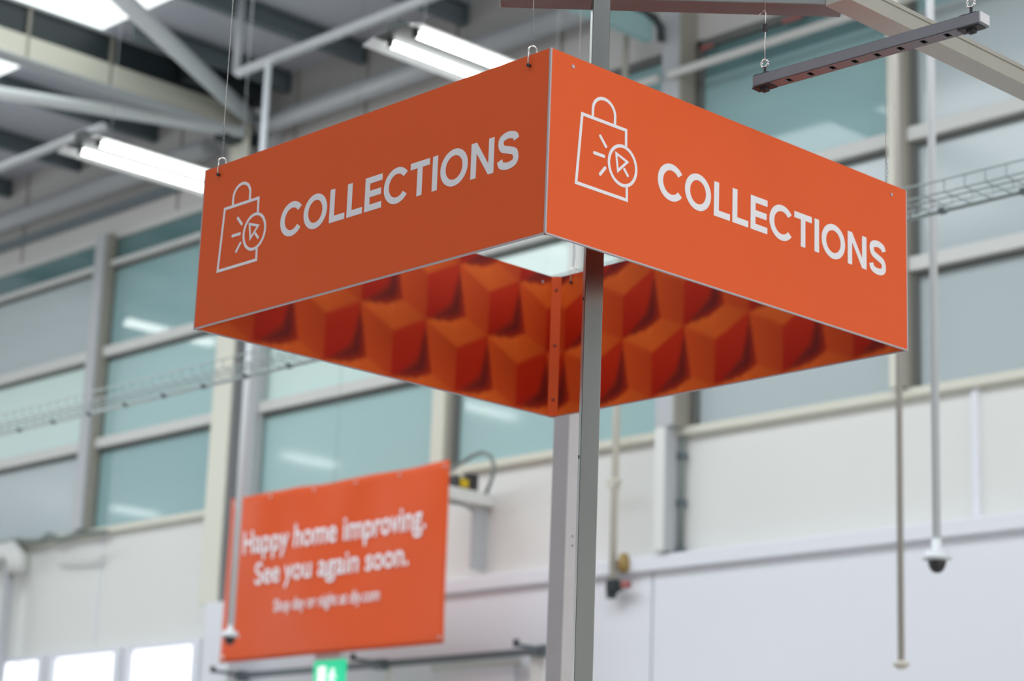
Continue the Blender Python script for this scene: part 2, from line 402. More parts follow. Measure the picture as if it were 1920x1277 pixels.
# ------------------------------------------------------------------ ceiling-hung camera poles
def dome_pole(label, x, y, z, r, M, scale=1.0, cam_dome=True, top=ZR):
    t = thing('dome_camera' if cam_dome else 'sensor_pole', label, 'security camera' if cam_dome else 'sensor', (x, y, z))
    s = scale
    if cam_dome:
        bm = NB(); add_tube(bm, [(0, 0, 0.10*s), (0, 0, top - z)], r, 16); obj('pole', bm, M, t)
        bm = NB(); add_lathe(bm, (0, 0, 0), [(0.024*s, 0.11*s), (0.024*s, 0.062*s), (0.054*s, 0.056*s), (0.058*s, 0.05*s), (0.059*s, 0.028*s), (0.070*s, 0.026*s), (0.070*s, 0.014*s), (0.045*s, 0.008*s)]); obj('housing', bm, TUBE, t)
        bm = NB(); add_lathe(bm, (0, 0, 0), [(0.044*s, 0.012*s), (0.043*s, -0.002), (0.036*s, -0.026*s), (0.022*s, -0.044*s), (0.004*s, -0.050*s)]); obj('dome', bm, DARKM, t)
    else:
        bm = NB(); add_tube(bm, [(0, 0, 0.01), (0, 0, top - z)], r, 16); obj('pole', bm, M, t)
        bm = NB(); add_lathe(bm, (0, 0, 0), [(0.02, 0.03), (0.043, 0.02), (0.046, 0.01), (0.036, 0.0), (0.02, -0.012), (0.004, -0.014)]); obj('sensor_head', bm, PIPEC, t)
    return t
p = at_dist(1757, 1055, 11)
dome_pole('white ceiling pole with a black dome camera at far right', p.x, p.y, p.z, 0.021, TUBE, 1.05)
p = at_dist(1690, 1250, 12)
dome_pole('beige pole ending in a small flat sensor at lower right', p.x, p.y, p.z, 0.018, PIPEG, cam_dome=False)
p = on_y(431, 1197, 11.0)
dome_pole('white pole with a small dome camera hanging in front of the banner', p.x, 11.0, p.z, 0.03, TUBE, 1.1, top=8.806)

# ------------------------------------------------------------------ banner on the wall
BY = 11.8; BX0, BX1, BZ0, BZ1 = -16.05, -13.1, 3.67, 5.15
def wave(x, z):
    u = (x - BX0) / (BX1 - BX0); v = (z - BZ0) / (BZ1 - BZ0)
    return 0.012 * math.sin(9 * u + 3 * v) + 0.010 * math.sin(17 * u - 5 * v) * v + 0.006 * math.sin(31 * u) * v * v
t = thing('hanging_banner', 'orange fabric banner reading Happy home improving, hung before the rear wall', 'banner', ((BX0 + BX1) / 2, BY, BZ0))
LX = t.location.x
bm = NB(); NX, NZ = 60, 30; grid = []
for j in range(NZ + 1):
    row = []
    for i in range(NX + 1):
        x = BX0 + (BX1 - BX0) * i / NX; z = BZ0 + (BZ1 - BZ0) * j / NZ
        sag = -0.012 * abs(math.sin(PI * 3 * i / NX)) * (j / NZ) ** 4
        row.append(bm.verts.new((x - LX, wave(x, z), z - BZ0 + sag)))
    grid.append(row)
for j in range(NZ):
    for i in range(NX):
        f = bm.faces.new((grid[j][i], grid[j][i+1], grid[j+1][i+1], grid[j+1][i])); f.smooth = True
cl = obj('cloth', bm, BANNER, t)
sd = cl.modifiers.new('thickness', 'SOLIDIFY'); sd.thickness = 0.002
for i in range(6):
    for zz in (BZ1 - 0.05, BZ0 + 0.05):
        x = BX0 + 0.05 + (BX1 - BX0 - 0.1) * i / 5
        if zz < BZ0 + 0.1 and i not in (0, 5): continue
        bm = NB(); add_tube(bm, [(x - LX, wave(x, zz) - 0.008, zz - BZ0), (x - LX, wave(x, zz) + 0.006, zz - BZ0)], 0.013, 12); obj('eyelet', bm, BRIGHT, t)
for x in (BX0 + 0.05, (BX0 + BX1) / 2, BX1 - 0.05):
    bm = NB(); add_tube(bm, [(x - LX, 0, BZ1 - 0.04 - BZ0), (x - LX, 0.02, 9.68 - BZ0)], 0.0025, 5); obj('support_wire', bm, TRAYM, t)
def text_mesh(body, bold):
    c = bpy.data.curves.new('text', 'FONT'); c.body = body; c.size = 1.0; c.offset = bold; c.extrude = 0.0; c.resolution_u = 4
    to = bpy.data.objects.new('text', c); COL.objects.link(to)
    dg = bpy.context.evaluated_depsgraph_get()
    me = bpy.data.meshes.new_from_object(to.evaluated_get(dg))
    bpy.data.objects.remove(to); bpy.data.curves.remove(c)
    return me
def banner_text(body, pl, pr, hscale, bold=0.012):
    a, b = on_y(pl[0], pl[1], BY), on_y(pr[0], pr[1], BY)
    me = text_mesh(body, bold)
    xs = [v.co.x for v in me.vertices]; x0, x1 = min(xs), max(xs)
    # group the faces into letters, then the letters into words by the gaps between them
    par = list(range(len(me.vertices)))
    def find(i):
        while par[i] != i: par[i] = par[par[i]]; i = par[i]
        return i
    for p in me.polygons:
        r = find(p.vertices[0])
        for q in p.vertices[1:]: par[find(q)] = r
    ext = {}
    for v in me.vertices:
        r = find(v.index); e = ext.setdefault(r, [9e9, -9e9]); e[0] = min(e[0], v.co.x); e[1] = max(e[1], v.co.x)
    order = sorted(ext, key=lambda r: ext[r][0]); words = {}; w = 0; right = -9e9
    for r in order:
        if right > -9e8 and ext[r][0] - right > 0.18: w += 1
        words[r] = w; right = max(right, ext[r][1])
    for k in range(w + 1):
        vs = []; idx = {}; fs = []
        for p in me.polygons:
            if words[find(p.vertices[0])] != k: continue
            f = []
            for q in p.vertices:
                if q not in idx:
                    co = me.vertices[q].co; idx[q] = len(vs)
                    x = a.x + (co.x - x0) / (x1 - x0) * (b.x - a.x); z = a.z + co.y * hscale
                    vs.append((x - LX, wave(x, z) - 0.008, z - BZ0))
                f.append(idx[q])
            fs.append(f)
        m2 = bpy.data.meshes.new('printed_word'); m2.from_pydata(vs, [], fs); m2.materials.append(LETTER)
        o = bpy.data.objects.new('printed_word', m2); COL.objects.link(o); o.parent = t
    bpy.data.meshes.remove(me)
banner_text('Happy home improving.', (457, 1040), (801, 987), 0.29)
banner_text('See you again soon.', (478, 1096), (766, 1057), 0.27)
banner_text('Shop day or night at diy.com', (514, 1147), (711, 1120), 0.15)

# ------------------------------------------------------------------ services and small things on the rear wall
# black and yellow device on a white shelf
XS = -13.84
ya = 12.05; zt = on_x(900, 922, XS).z; zb_ = on_x(900, 945, XS).z
t = thing('wall_shelf', 'white bracket shelf sticking out from the wall right of the banner', 'shelf', (XS, 13.0, zb_))
bm = NB(); box2(bm, (-0.16, ya - 13.0, 0), (0, 0, zt - zb_)); obj('shelf_board', bm, CLAD, t, bevel=0.008)
bm = NB(); box2(bm, (-0.12, -0.16, -0.55), (-0.08, 0.0, 0.0)); obj('bracket', bm, GREYP, t)  # grey upright stands in for the shade the shelf casts on the wall
dv = [on_x(x, 905, XS - 0.02).y for x in (857, 863, 877, 880, 898)]
t = thing('boxed_device', 'black and yellow boxed device sitting on the white wall shelf', 'device', (XS - 0.08, dv[3], zt))
bm = NB(); h2 = on_x(889, 887, XS).z - zt
box2(bm, (-0.06, dv[0] - dv[3], 0), (0.06, dv[4] - dv[3], 0.03)); box2(bm, (-0.06, 0, 0.03), (0.06, dv[4] - dv[3], h2)); box2(bm, (-0.06, dv[0] - dv[3], 0.03), (0.06, dv[1] - dv[3], h2 * 0.75)); obj('body', bm, DARKM, t, bevel=0.01)
bm = NB(); box2(bm, (0.0, dv[1] - dv[3], 0.01), (0.075, dv[2] - dv[3], 0.085)); obj('yellow_label', bm, YELL, t, bevel=0.005)
bm = NB(); add_lathe(bm, (0.0, (dv[1] + dv[2]) / 2 - dv[3], 0.085), [(0.03, 0), (0.04, 0.03), (0.03, 0.06), (0.01, 0.07)], 12); obj('lens', bm, PIPEC, t)
bm = NB(); pts = [on_y(x, y, 12.6) for x, y in ((845, 882), (862, 870), (885, 855), (905, 848), (920, 855), (926, 872), (924, 892), (917, 912), (911, 926))]
o0 = pts[0].copy(); add_tube(bm, [p - o0 for p in pts], 0.018, 10); o = obj('looped_cable', bm, CABLE); o.location = o0
tag(o, 'grey cable looping over the black and yellow device', 'cable')
bm = NB(); pts = [on_y(x, y, 12.5) for x, y in ((845, 942), (862, 944), (876, 949), (884, 955))]
o0 = pts[0].copy(); add_tube(bm, [p - o0 for p in pts], 0.016, 8); o = obj('drooping_cable', bm, CABLE); o.location = o0
tag(o, 'short grey cable drooping beneath the white wall shelf', 'cable')
# vertical pipe with clamp and valve
t = thing('sprinkler_pipe', 'thin cream vertical pipe with clamp and red-handled valve on the wall', 'pipe', (on_y(1148, 1112, 12.8).x, 12.8, 4.16))
bm = NB(); add_tube(bm, [(0, 0, 0.05), (0, 0, 4.9)], 0.03, 12); obj('pipe', bm, PIPEC, t)
bm = NB(); add_box(bm, (-0.01, 0, 0.87), (0.13, 0.06, 0.04)); add_box(bm, (-0.01, 0.0, 0.85), (0.05, 0.1, 0.1)); obj('clamp', bm, PIPEC, t, bevel=0.01)
bm = NB(); add_box(bm, (0.01, 0, 0.02), (0.10, 0.09, 0.10)); add_box(bm, (-0.01, 0, -0.05), (0.07, 0.07, 0.06)); add_box(bm, (0.06, 0, 0.01), (0.1, 0.05, 0.05)); obj('valve_body', bm, STEELSHADE, t, bevel=0.015)
bm = NB(); add_box(bm, (0.15, 0, 0.02), (0.07, 0.07, 0.06)); obj('valve_handle', bm, RED, t, bevel=0.015)
bm = NB(); add_lathe(bm, (0.10, 0.02, 0.12), [(0.02, 0), (0.05, 0.02), (0.055, 0.08), (0.04, 0.14), (0.02, 0.16)], 12); obj('brass_coupling', bm, BRASS, t)
# dark conduit right of the pale column
t = thing('conduit', 'dark narrow conduit down the right side of the pale grey column', 'conduit', (-11.57, 12.95, 4.40))
bm = NB(); add_tube(bm, [(-0.055, 0, 0), (-0.05, 0, 1.1)], 0.02, 8); obj('pipe', bm, CABLE, t)
for z in (0.03, 0.42, 0.8, 1.08):
    bm = NB(); add_box(bm, (-0.053, 0, z), (0.06, 0.06, 0.045)); obj('saddle', bm, RAILM, t)
# rainwater pipe at far left
p = on_y(28, 1060, 12.9)
t = thing('drain_pipe', 'grey drain pipe under a rounded white hood at the far left edge', 'pipe', (p.x, 12.85, 3.4))
bm = NB(); add_tube(bm, [(-0.02, 0, -2.4), (-0.02, 0, p.z - 3.4)], 0.055, 12); obj('pipe', bm, GREYP, t)
bm = NB(); add_tube(bm, [(-0.5, 0.0, p.z - 3.42), (-0.3, 0, p.z - 3.26), (-0.0, 0, p.z - 3.24), (0.12, 0.0, p.z - 3.34), (0.13, 0, p.z - 3.5)], 0.11, 14); obj('hood', bm, CLAD, t)
bm = NB(); pts = [on_y(x, y, 12.9) for x, y in ((0, 1020), (30, 1014), (55, 1016), (75, 1014), (92, 1005), (112, 1012), (150, 1000), (200, 997))]
o0 = pts[0].copy(); add_tube(bm, [p - o0 for p in pts], [0.03, 0.035, 0.03, 0.03, 0.045, 0.03, 0.03, 0.02], 8); o = obj('sill_cable', bm, CABLE); o.location = o0
tag(o, 'bundled grey cable lying along the left window sill', 'cable')
bm = NB(); pts = [on_y(x, y, 12.93) for x, y in ((112, 1040), (112, 1052), (150, 1052), (190, 1048), (195, 1030))]
o0 = pts[0].copy(); add_tube(bm, [p - o0 for p in pts], 0.02, 8); o = obj('wall_bracket', bm, CLAD); o.location = o0
tag(o, 'faint pale bracket on the white cladding under the left windows', 'bracket')
# sliding door track
xa = [on_y(452, 1262, 12.75).x, on_y(715, 1246, 12.75).x, on_y(1022, 1217, 12.75).x]
t = thing('door_track', 'dark grey sliding door track along the wall below the banner', 'rail', (xa[1], 12.75, on_y(715, 1246, 12.75).z))
bm = NB(); box2(bm, (xa[0] - xa[1] - 0.05, -0.03, -0.025), (xa[2] - xa[1] + 0.05, 0.03, 0.03)); obj('rail', bm, RAILM, t)
for x in [q - xa[1] for q in xa]:
    bm = NB(); box2(bm, (x - 0.018, -0.34, 0.0), (x + 0.018, 0.05, 0.03)); add_box(bm, (x, 0.0, 0.0), (0.14, 0.1, 0.09)); obj('support_arm', bm, RAILM, t, bevel=0.006)
    bm = NB(); add_tube(bm, [(x, -0.33, 0.0), (x, -0.33, 0.06)], 0.025, 8); obj('arm_cap', bm, STEELSHADE, t)
for x, w in ((0.05, 0.05), (xa[2] - xa[1] - 0.12, 0.16)):
    bm = NB(); box2(bm, (x - w / 2, 0.03, -1.5), (x + w / 2, 0.08, -0.02)); obj('post', bm, CLAD, t)
# exit sign
t = thing('exit_sign', 'lit green and white exit sign hanging at the bottom edge below the banner', 'exit sign', (on_y(616, 1240, 12.05).x, 12.05, on_y(616, 1240, 12.05).z - 0.28))
bm = NB(); box2(bm, (-0.2, 0.0, 0.0), (0.2, 0.04, 0.29)); obj('body', bm, GREEN, t, bevel=0.004)
bm = NB(); box2(bm, (-0.17, -0.02, 0.29), (0.18, 0.06, 0.40)); obj('lamp_cover', bm, WHITE, t, bevel=0.01)
bm = NB(); box2(bm, (-0.13, -0.006, 0.03), (-0.03, 0.0, 0.24)); obj('door_symbol', bm, SYMW, t)
bm = NB()
add_lathe(bm, (0.07, -0.004, 0.20), [(0.0001, -0.02), (0.02, -0.01), (0.02, 0.01), (0.0001, 0.02)], 10)
for a, b in (((0.06, 0.18), (0.05, 0.11)), ((0.05, 0.11), (0.02, 0.04)), ((0.05, 0.11), (0.10, 0.09)), ((0.10, 0.09), (0.10, 0.04)), ((0.06, 0.17), (0.11, 0.14)), ((0.06, 0.17), (0.02, 0.15))):
    add_tube(bm, [(a[0], -0.004, a[1]), (b[0], -0.004, b[1])], 0.012, 6)
obj('running_figure', bm, SYMW, t)
bm = NB()
for x in (-0.1, 0.1): add_tube(bm, [(x, 0.02, 0.4), (x, 0.02, 1.5)], 0.004, 5)
add_tube(bm, [(-0.1, 0.02, 1.5), (-0.1, 0.6, 1.5)], 0.004, 5); add_tube(bm, [(0.1, 0.02, 1.5), (0.1, 0.6, 1.5)], 0.004, 5)
obj('hanger', bm, TRAYM, t)

# ------------------------------------------------------------------ steel framework around the sign
ang = math.radians(-37.9)
RP = Matrix.Rotation(ang, 3, 'Z')
def post_mesh(s, L, open_back=True):
    bm = NB(); w = s / 2; th = 0.0025
    box2(bm, (w - th, -w, 0), (w, w, L)); box2(bm, (-w, -w, 0), (w, -w + th, L)); box2(bm, (-w, w - th, 0), (w, w, L))
    box2(bm, (-w, -w, 0), (-w + th, -w + 0.01, L)); box2(bm, (-w, w - 0.01, 0), (-w + th, w, L))
    return bm
t = thing('steel_post', 'slim galvanised steel post passing up through the hanging sign', 'post', (-3.231 - 0.012, 3.302 + 0.012, 0), rz=ang)
obj('channel', post_mesh(0.0395, 3.6), GALV, t, bevel=0.0012)
bm = NB()
for z in (2.55, 2.9, 3.32, 3.58): add_tube(bm, [(0.0, -0.0195, z), (0.0, -0.0215, z)], 0.004, 10)
obj('rivet', bm, DARKM, t)
bm = NB(); box2(bm, (-0.08, -0.08, 0.0), (0.08, 0.08, 0.008)); obj('base_plate', bm, GALV, t)

o = None
q0 = at_dist(1064, 1277, 7.0)
t = thing('steel_post', 'second galvanised post behind the sign, slightly leaning, with two faces showing', 'post', (-5.0, 5.0, 0))
bm = NB(); L = 3.42
box2(bm, (-0.025, -0.022, 0), (0.045, -0.0195, L)); box2(bm, (0.0425, -0.022, 0), (0.045, 0.045, L)); box2(bm, (-0.025, -0.0195, 0), (-0.0225, 0.045, L)); box2(bm, (-0.0225, 0.0425, 0), (0.0425, 0.045, L))
obj('channel', bm, PALEG, t, bevel=0.0012)
bm = NB()
for z in (2.75, 2.78): add_tube(bm, [(0.045, 0.01, z), (0.047, 0.01, z)], 0.003, 8)
obj('rivet', bm, DARKM, t)
b0 = at_dist(1067, 790, 7.0); b1 = at_dist(1051, 1277, 7.0)
dirv = (b0 - b1).normalized()
q = Vector((0, 0, 1)).rotation_difference(dirv)
t.rotation_mode = 'QUATERNION'; t.rotation_quaternion = q
base = b1 - dirv * (b1.z / dirv.z)
t.location = base - q @ Vector((0.045, -0.022, 0))

# overhead frame members
a = Vector((-3.30, 3.26, 3.605)); b = Vector((-2.885, 3.68, 3.60)); d = (b - a).normalized()
bm = NB(); L = (b - a).length
rz = math.atan2(d.y, d.x)
box2(bm, (-0.15, 0, 0), (L + 0.035, 0.07, 0.04))
o = obj('frame_beam', bm, GALV, bevel=0.002); o.location = a; o.rotation_euler = (0, 0, rz)
tag(o, 'horizontal galvanised frame beam cut by the top edge, joined to the post', 'frame beam')
bm = NB(); box2(bm, (0, 0, 0), (0.066, 3.2, 0.036)); box2(bm, (0.062, 0, 0.036), (0.07, 3.2, 0.046))
o = obj('frame_beam', bm, PALEB, bevel=0.0015); o.location = (-2.888, 3.672, 3.60)
tag(o, 'galvanised frame beam slanting down to the right edge of the photo', 'frame beam')

# slotted channel hung on wires
t = thing('slotted_channel', 'short slotted steel channel hanging on wires at upper right', 'channel rail', (-3.02, 3.57, 3.40))
za = on_z(1411, 163, 3.40); zb = on_z(1836, 42, 3.40)
t.location = za; d = (zb - za); L = d.length; t.rotation_euler = (0, 0, math.atan2(d.y, d.x))
bm = NB(); s = 0.036; h = 0.026
box2(bm, (0, 0, 0), (L, 0.002, h)); box2(bm, (0, s - 0.002, 0), (L, s, h)); box2(bm, (0, 0, h - 0.002), (L, s, h))
box2(bm, (0, 0.0, 0), (L, 0.009, 0.003)); box2(bm, (0, s - 0.009, 0), (L, s, 0.003))
n = 10
for i in range(n + 1):
    x = L * i / n; box2(bm, (max(0, x - 0.023), 0.008, 0), (min(L, x + 0.023), s - 0.008, 0.003))
obj('channel', bm, GALVD, t, bevel=0.0008)
bm = NB(); box2(bm, (L, 0.001, 0.003), (L + 0.003, s - 0.001, h - 0.001)); obj('end_cap', bm, REFL, t)
for x in (0.02, L - 0.03):
    bm = NB(); box2(bm, (x - 0.02, 0.004, h), (x + 0.02, s - 0.004, h + 0.003)); add_tube(bm, [(x, s/2, -0.012), (x, s/2, h + 0.022)], 0.0035, 8)
    add_box(bm, (x, s/2, -0.006), (0.016, 0.016, 0.007)); add_box(bm, (x, s/2, -0.001), (0.05, 0.028, 0.003))
    obj('bolt', bm, DARKM, t)
    bm = NB(); add_tube(bm, [(x + 0.009*math.cos(k*PI/8), s/2, h + 0.03 + 0.009*math.sin(k*PI/8)) for k in range(17)], 0.0025, 6); obj('eye_ring', bm, BRIGHT, t)
    bm = NB()
    if x < 0.1:
        add_tube(bm, [(x, s/2, h + 0.038), (x, s/2, h + 0.12), (x + 0.002, s/2, h + 0.15), (x - 0.002, s/2, h + 0.158), (x - 0.02, s/2, h + 0.15)], 0.0012, 5)
        add_tube(bm, [(x, s/2, h + 0.12), (x, s/2, 1.2)], 0.0006, 4)
        obj('wire', bm, BRIGHT, t)
        bm = NB(); add_box(bm, (x, s/2, h + 0.115), (0.008, 0.008, 0.018)); obj('ferrule', bm, DARKM, t)
    else:
        add_tube(bm, [(x, s/2, h + 0.038), (x, s/2, 1.2)], 0.0010, 5); obj('wire', bm, BRIGHT, t)

# ------------------------------------------------------------------ the hanging sign
A, Bd, Hh, TH = 1.2036, 1.2134, 0.400, 0.004
SL = Vector((-3.0679, 2.9923, 2.9395)); SROT = math.radians(-0.297)
sign = thing('hanging_sign', 'square four-sided orange sign reading COLLECTIONS hung on wires', 'sign', SL, rz=SROT)
Zv = Vector((0, 0, 1))
F_R = (Vector((0, 0, 0)), Vector((0, 1, 0)), Vector((1, 0, 0)))
F_L = (Vector((-A, 0, 0)), Vector((1, 0, 0)), Vector((0, -1, 0)))
B_L = (Vector((-A, 0, 0)), Vector((0, 1, 0)), Vector((1, 0, 0)))
B_R = (Vector((0, Bd, 0)), Vector((1, 0, 0)), Vector((0, -1, 0)))
def P(fr, u, v, n=0.0): return fr[0] + fr[1] * u + Zv * v + fr[2] * n
def slab(bm, fr, u0, u1, v0, v1, n0, n1, mi=0):
    vs = [bm.verts.new(P(fr, u, v, n)) for n in (n0, n1) for (u, v) in ((u0, v0), (u1, v0), (u1, v1), (u0, v1))]
    for f in ((0, 1, 2, 3), (4, 5, 6, 7), (0, 1, 5, 4), (1, 2, 6, 5), (2, 3, 7, 6), (3, 0, 4, 7)):
        bm.faces.new([vs[i] for i in f]).material_index = mi

# printed cube pattern (colour of the print itself, stored per vertex)
LA, LB = 0.2240, 0.1785
def inside(p, poly):
    c = False; n = len(poly)
    for i in range(n):
        x1, y1 = poly[i]; x2, y2 = poly[(i+1) % n]
        if (y1 > p[1]) != (y2 > p[1]) and p[0] < (x2 - x1) * (p[1] - y1) / (y2 - y1) + x1: c = not c
    return c
TOP = [(0, 0), (.089, .011), (.144, .036), (.224, 0), (.112, -.055)]
LFT = [(0, 0), (.112, -.055), (.112, -.178), (.029, -.142)]
RGT = [(.112, -.055), (.224, 0), (.219, -.06), (.203, -.108), (.160, -.150), (.112, -.178)]
def mixc(a, b, t): t = max(0, min(1, t)); return tuple(a[i] + (b[i] - a[i]) * t for i in range(3))
def sdist(x, y, ax, ay, bx, by):
    t = max(0, min(1, ((x-ax)*(bx-ax) + (y-ay)*(by-ay)) / ((bx-ax)**2 + (by-ay)**2)))
    return math.hypot(x - ax - t*(bx-ax), y - ay - t*(by-ay))
def segdist(x, y):
    # narrow at the two ends of the hollow, widest where they meet
    a = sdist(x, y, .224, -.045, .219, -.125) + 0.012 * max(0, min(1, (y + .125) / .08))
    b = sdist(x, y, .215, -.132, .150, -.163) + 0.012 * max(0, min(1, (.215 - x) / .065))
    return max(0.0, min(a, b) - 0.001)
def cube_colour(u, v):
    j0 = math.floor(v / LB)
    for j in (j0 + 1, j0 + 2, j0):
        off = 0.112 * (j % 2)
        k0 = math.floor((u - off) / LA)
        for k in (k0, k0 - 1, k0 + 1):
            x = u - off - k * LA; y = v - j * LB
            if inside((x, y), TOP):
                s = y + 0.5 * x
                return mixc((.80, .15, .022), (.95, .20, .03), (y + .055) / .08) if x < .112 else mixc((.86, .165, .024), (.70, .115, .018), (x - .112) / .112)
            if inside((x, y), LFT):
                return mixc((.78, .115, .018), (.62, .075, .014), x / .112)
            if inside((x, y), RGT):
                w = -(y + .05) / .13
                c = mixc((.62, .036, .009), (.46, .016, .006), w)
                return mixc((.22, .018, .014), c, segdist(x, y) / 0.024)
    # the hollow between cubes
    best = 9.0
    for j in (j0, j0 + 1, j0 + 2):
        off = 0.112 * (j % 2)
        k0 = math.floor((u - off) / LA)
        for k in (k0 - 1, k0, k0 + 1):
            x = u - off - k * LA; y = v - j * LB
            best = min(best, segdist(x, y))
    return mixc((.16, .018, .016), (.45, .034, .010), (best - 0.002) / 0.026)
PRINT = bpy.data.materials.new('printed_cube_pattern'); PRINT.use_nodes = True
nt = PRINT.node_tree; pb = nt.nodes['Principled BSDF']
va = nt.nodes.new('ShaderNodeVertexColor'); va.layer_name = 'print'
nt.links.new(va.outputs['Color'], pb.inputs['Base Color'])
pb.inputs['Roughness'].default_value = 0.42; pb.inputs['Specular IOR Level'].default_value = 0.2
def print_face(fr, u0, u1, ushift, n, parent):
    NU, NV = 270, 90
    me = bpy.data.meshes.new('cube_print')
    vs = []; fs = []; raw = []
    for j in range(NV + 1):
        for i in range(NU + 1):
            u = u0 + (u1 - u0) * i / NU; v = Hh * j / NV
            vs.append(P(fr, u, v, n)); raw.append(cube_colour(u - ushift, v - 0.001))
    def soften(src):                      # the print itself is a soft photographic picture
        tmp = [None] * len(src); out = [None] * len(src)
        W = NU + 1
        for j in range(NV + 1):
            for i in range(W):
                a = src[j*W + max(0, i-1)]; b = src[j*W + i]; c = src[j*W + min(NU, i+1)]
                tmp[j*W + i] = tuple((a[q] + 2*b[q] + c[q]) / 4 for q in range(3))
        for j in range(NV + 1):
            for i in range(W):
                a = tmp[max(0, j-1)*W + i]; b = tmp[j*W + i]; c = tmp[min(NV, j+1)*W + i]
                out[j*W + i] = tuple((a[q] + 2*b[q] + c[q]) / 4 for q in range(3))
        return out
    cols = soften(soften(raw))
    for j in range(NV):
        for i in range(NU):
            a = j * (NU + 1) + i; q4 = (a, a + 1, a + NU + 2, a + NU + 1)
            fs.append(q4)
    me.from_pydata(vs, [], fs)
    at = me.color_attributes.new('print', 'FLOAT_COLOR', 'POINT')
    for i, c in enumerate(cols): at.data[i].color = (c[0]*.88, c[1]*.82, c[2]*.85, 1)
    me.materials.append(PRINT)
    o = bpy.data.objects.new('cube_print', me); COL.objects.link(o); o.parent = parent
    return o
def panel(fr, u0, u1, outward, label):
    # outward = +1 when the frame normal points out of the box, else -1
    bm = NB()
    n0, n1 = (0, -TH) if outward > 0 else (-TH, 0)
    slab(bm, fr, u0, u1, 0.0, Hh, -TH, 0.0, 0)
    o = obj('panel', bm, [ORANGE, EDGE], sign); o['label'] = label
    for f in o.data.polygons:
        if abs(f.normal.z) > 0.9 or abs(f.normal.dot(fr[1])) > 0.9: f.material_index = 1
    return o
pR = panel(F_R, 0, Bd, 1, 'brightly lit orange front panel')
pL = panel(F_L, 0, A, 1, 'shaded darker orange front panel')
bL = panel(B_L, 0, Bd, -1, 'back panel at left printed inside with orange cubes')
bR = panel(B_R, -A, 0, -1, 'back panel at right printed inside with orange cubes')
print_face(B_L, 0.002, Bd - 0.001, 0.397, 0.0006, bL)
print_face(B_R, -A + 0.001, -0.002, -0.607, 0.0006, bR)
# front panels are printed inside as well
print_face(F_R, 0.002, Bd - 0.002, 0.1, -TH - 0.0006, pR)
print_face(F_L, 0.002, A - 0.002, 0.1, -TH - 0.0006, pL)
# silver trims: upright front corner and the lower edges
bm = NB()
box2(bm, (-0.0035, -0.0012, 0), (0.0012, 0.0025, Hh))
obj('corner_trim', bm, EDGE, sign)
for fr, u0, u1, so in ((F_R, 0, Bd, 1), (F_L, 0, A, 1), (B_L, 0, Bd, -1), (B_R, -A, 0, -1)):
    bm = NB(); slab(bm, fr, u0, u1, -0.0025, 0.0005, -TH - 0.0008, 0.0006)
    obj('edge_trim', bm, EDGE, sign)
# inner corner angles with screws
for (cx, cy, sx, sy) in ((-A, Bd, 1, -1), (0, 0, -1, 1), (-A, 0, 1, 1), (0, Bd, -1, -1)):
    bm = NB(); ox, oy = cx + sx * 0.001 - (TH if (sx < 0) else 0), cy + (TH if sy > 0 else 0)
    w = 0.020
    vs = []
    for z in (0.0, Hh):
        for (x, y) in ((0, 0), (w, 0), (0, w)):
            vs.append(bm.verts.new((ox + sx * x, oy + sy * y, z)))
    for f in ((0, 1, 2), (3, 4, 5), (0, 1, 4, 3), (1, 2, 5, 4), (2, 0, 3, 5)): bm.faces.new([vs[i] for i in f])
    ca = obj('corner_angle', bm, ORANGE, sign)
    for z in (0.045, 0.2, 0.36):
        bm = NB(); c0 = Vector((ox + sx * w * 0.5, oy + sy * w * 0.5, z)); dd = Vector((sx, sy, 0)).normalized()
        add_tube(bm, [c0 - dd * 0.001, c0 + dd * 0.002], 0.0045, 10); add_tube(bm, [c0 + dd*0.002, c0 + dd * 0.0035], 0.003, 10)
        obj('screw', bm, SCREW, ca)
# bolts showing on the faces
for fr, u, v, s in ((F_R, 0.064, 0.377, 1), (F_R, 1.155, 0.374, 1), (B_L, Bd - 0.055, 0.377, 1)):
    bm = NB(); add_tube(bm, [P(fr, u, v, 0.0), P(fr, u, v, 0.002)], 0.0042, 12); obj('bolt', bm, EDGE, sign)

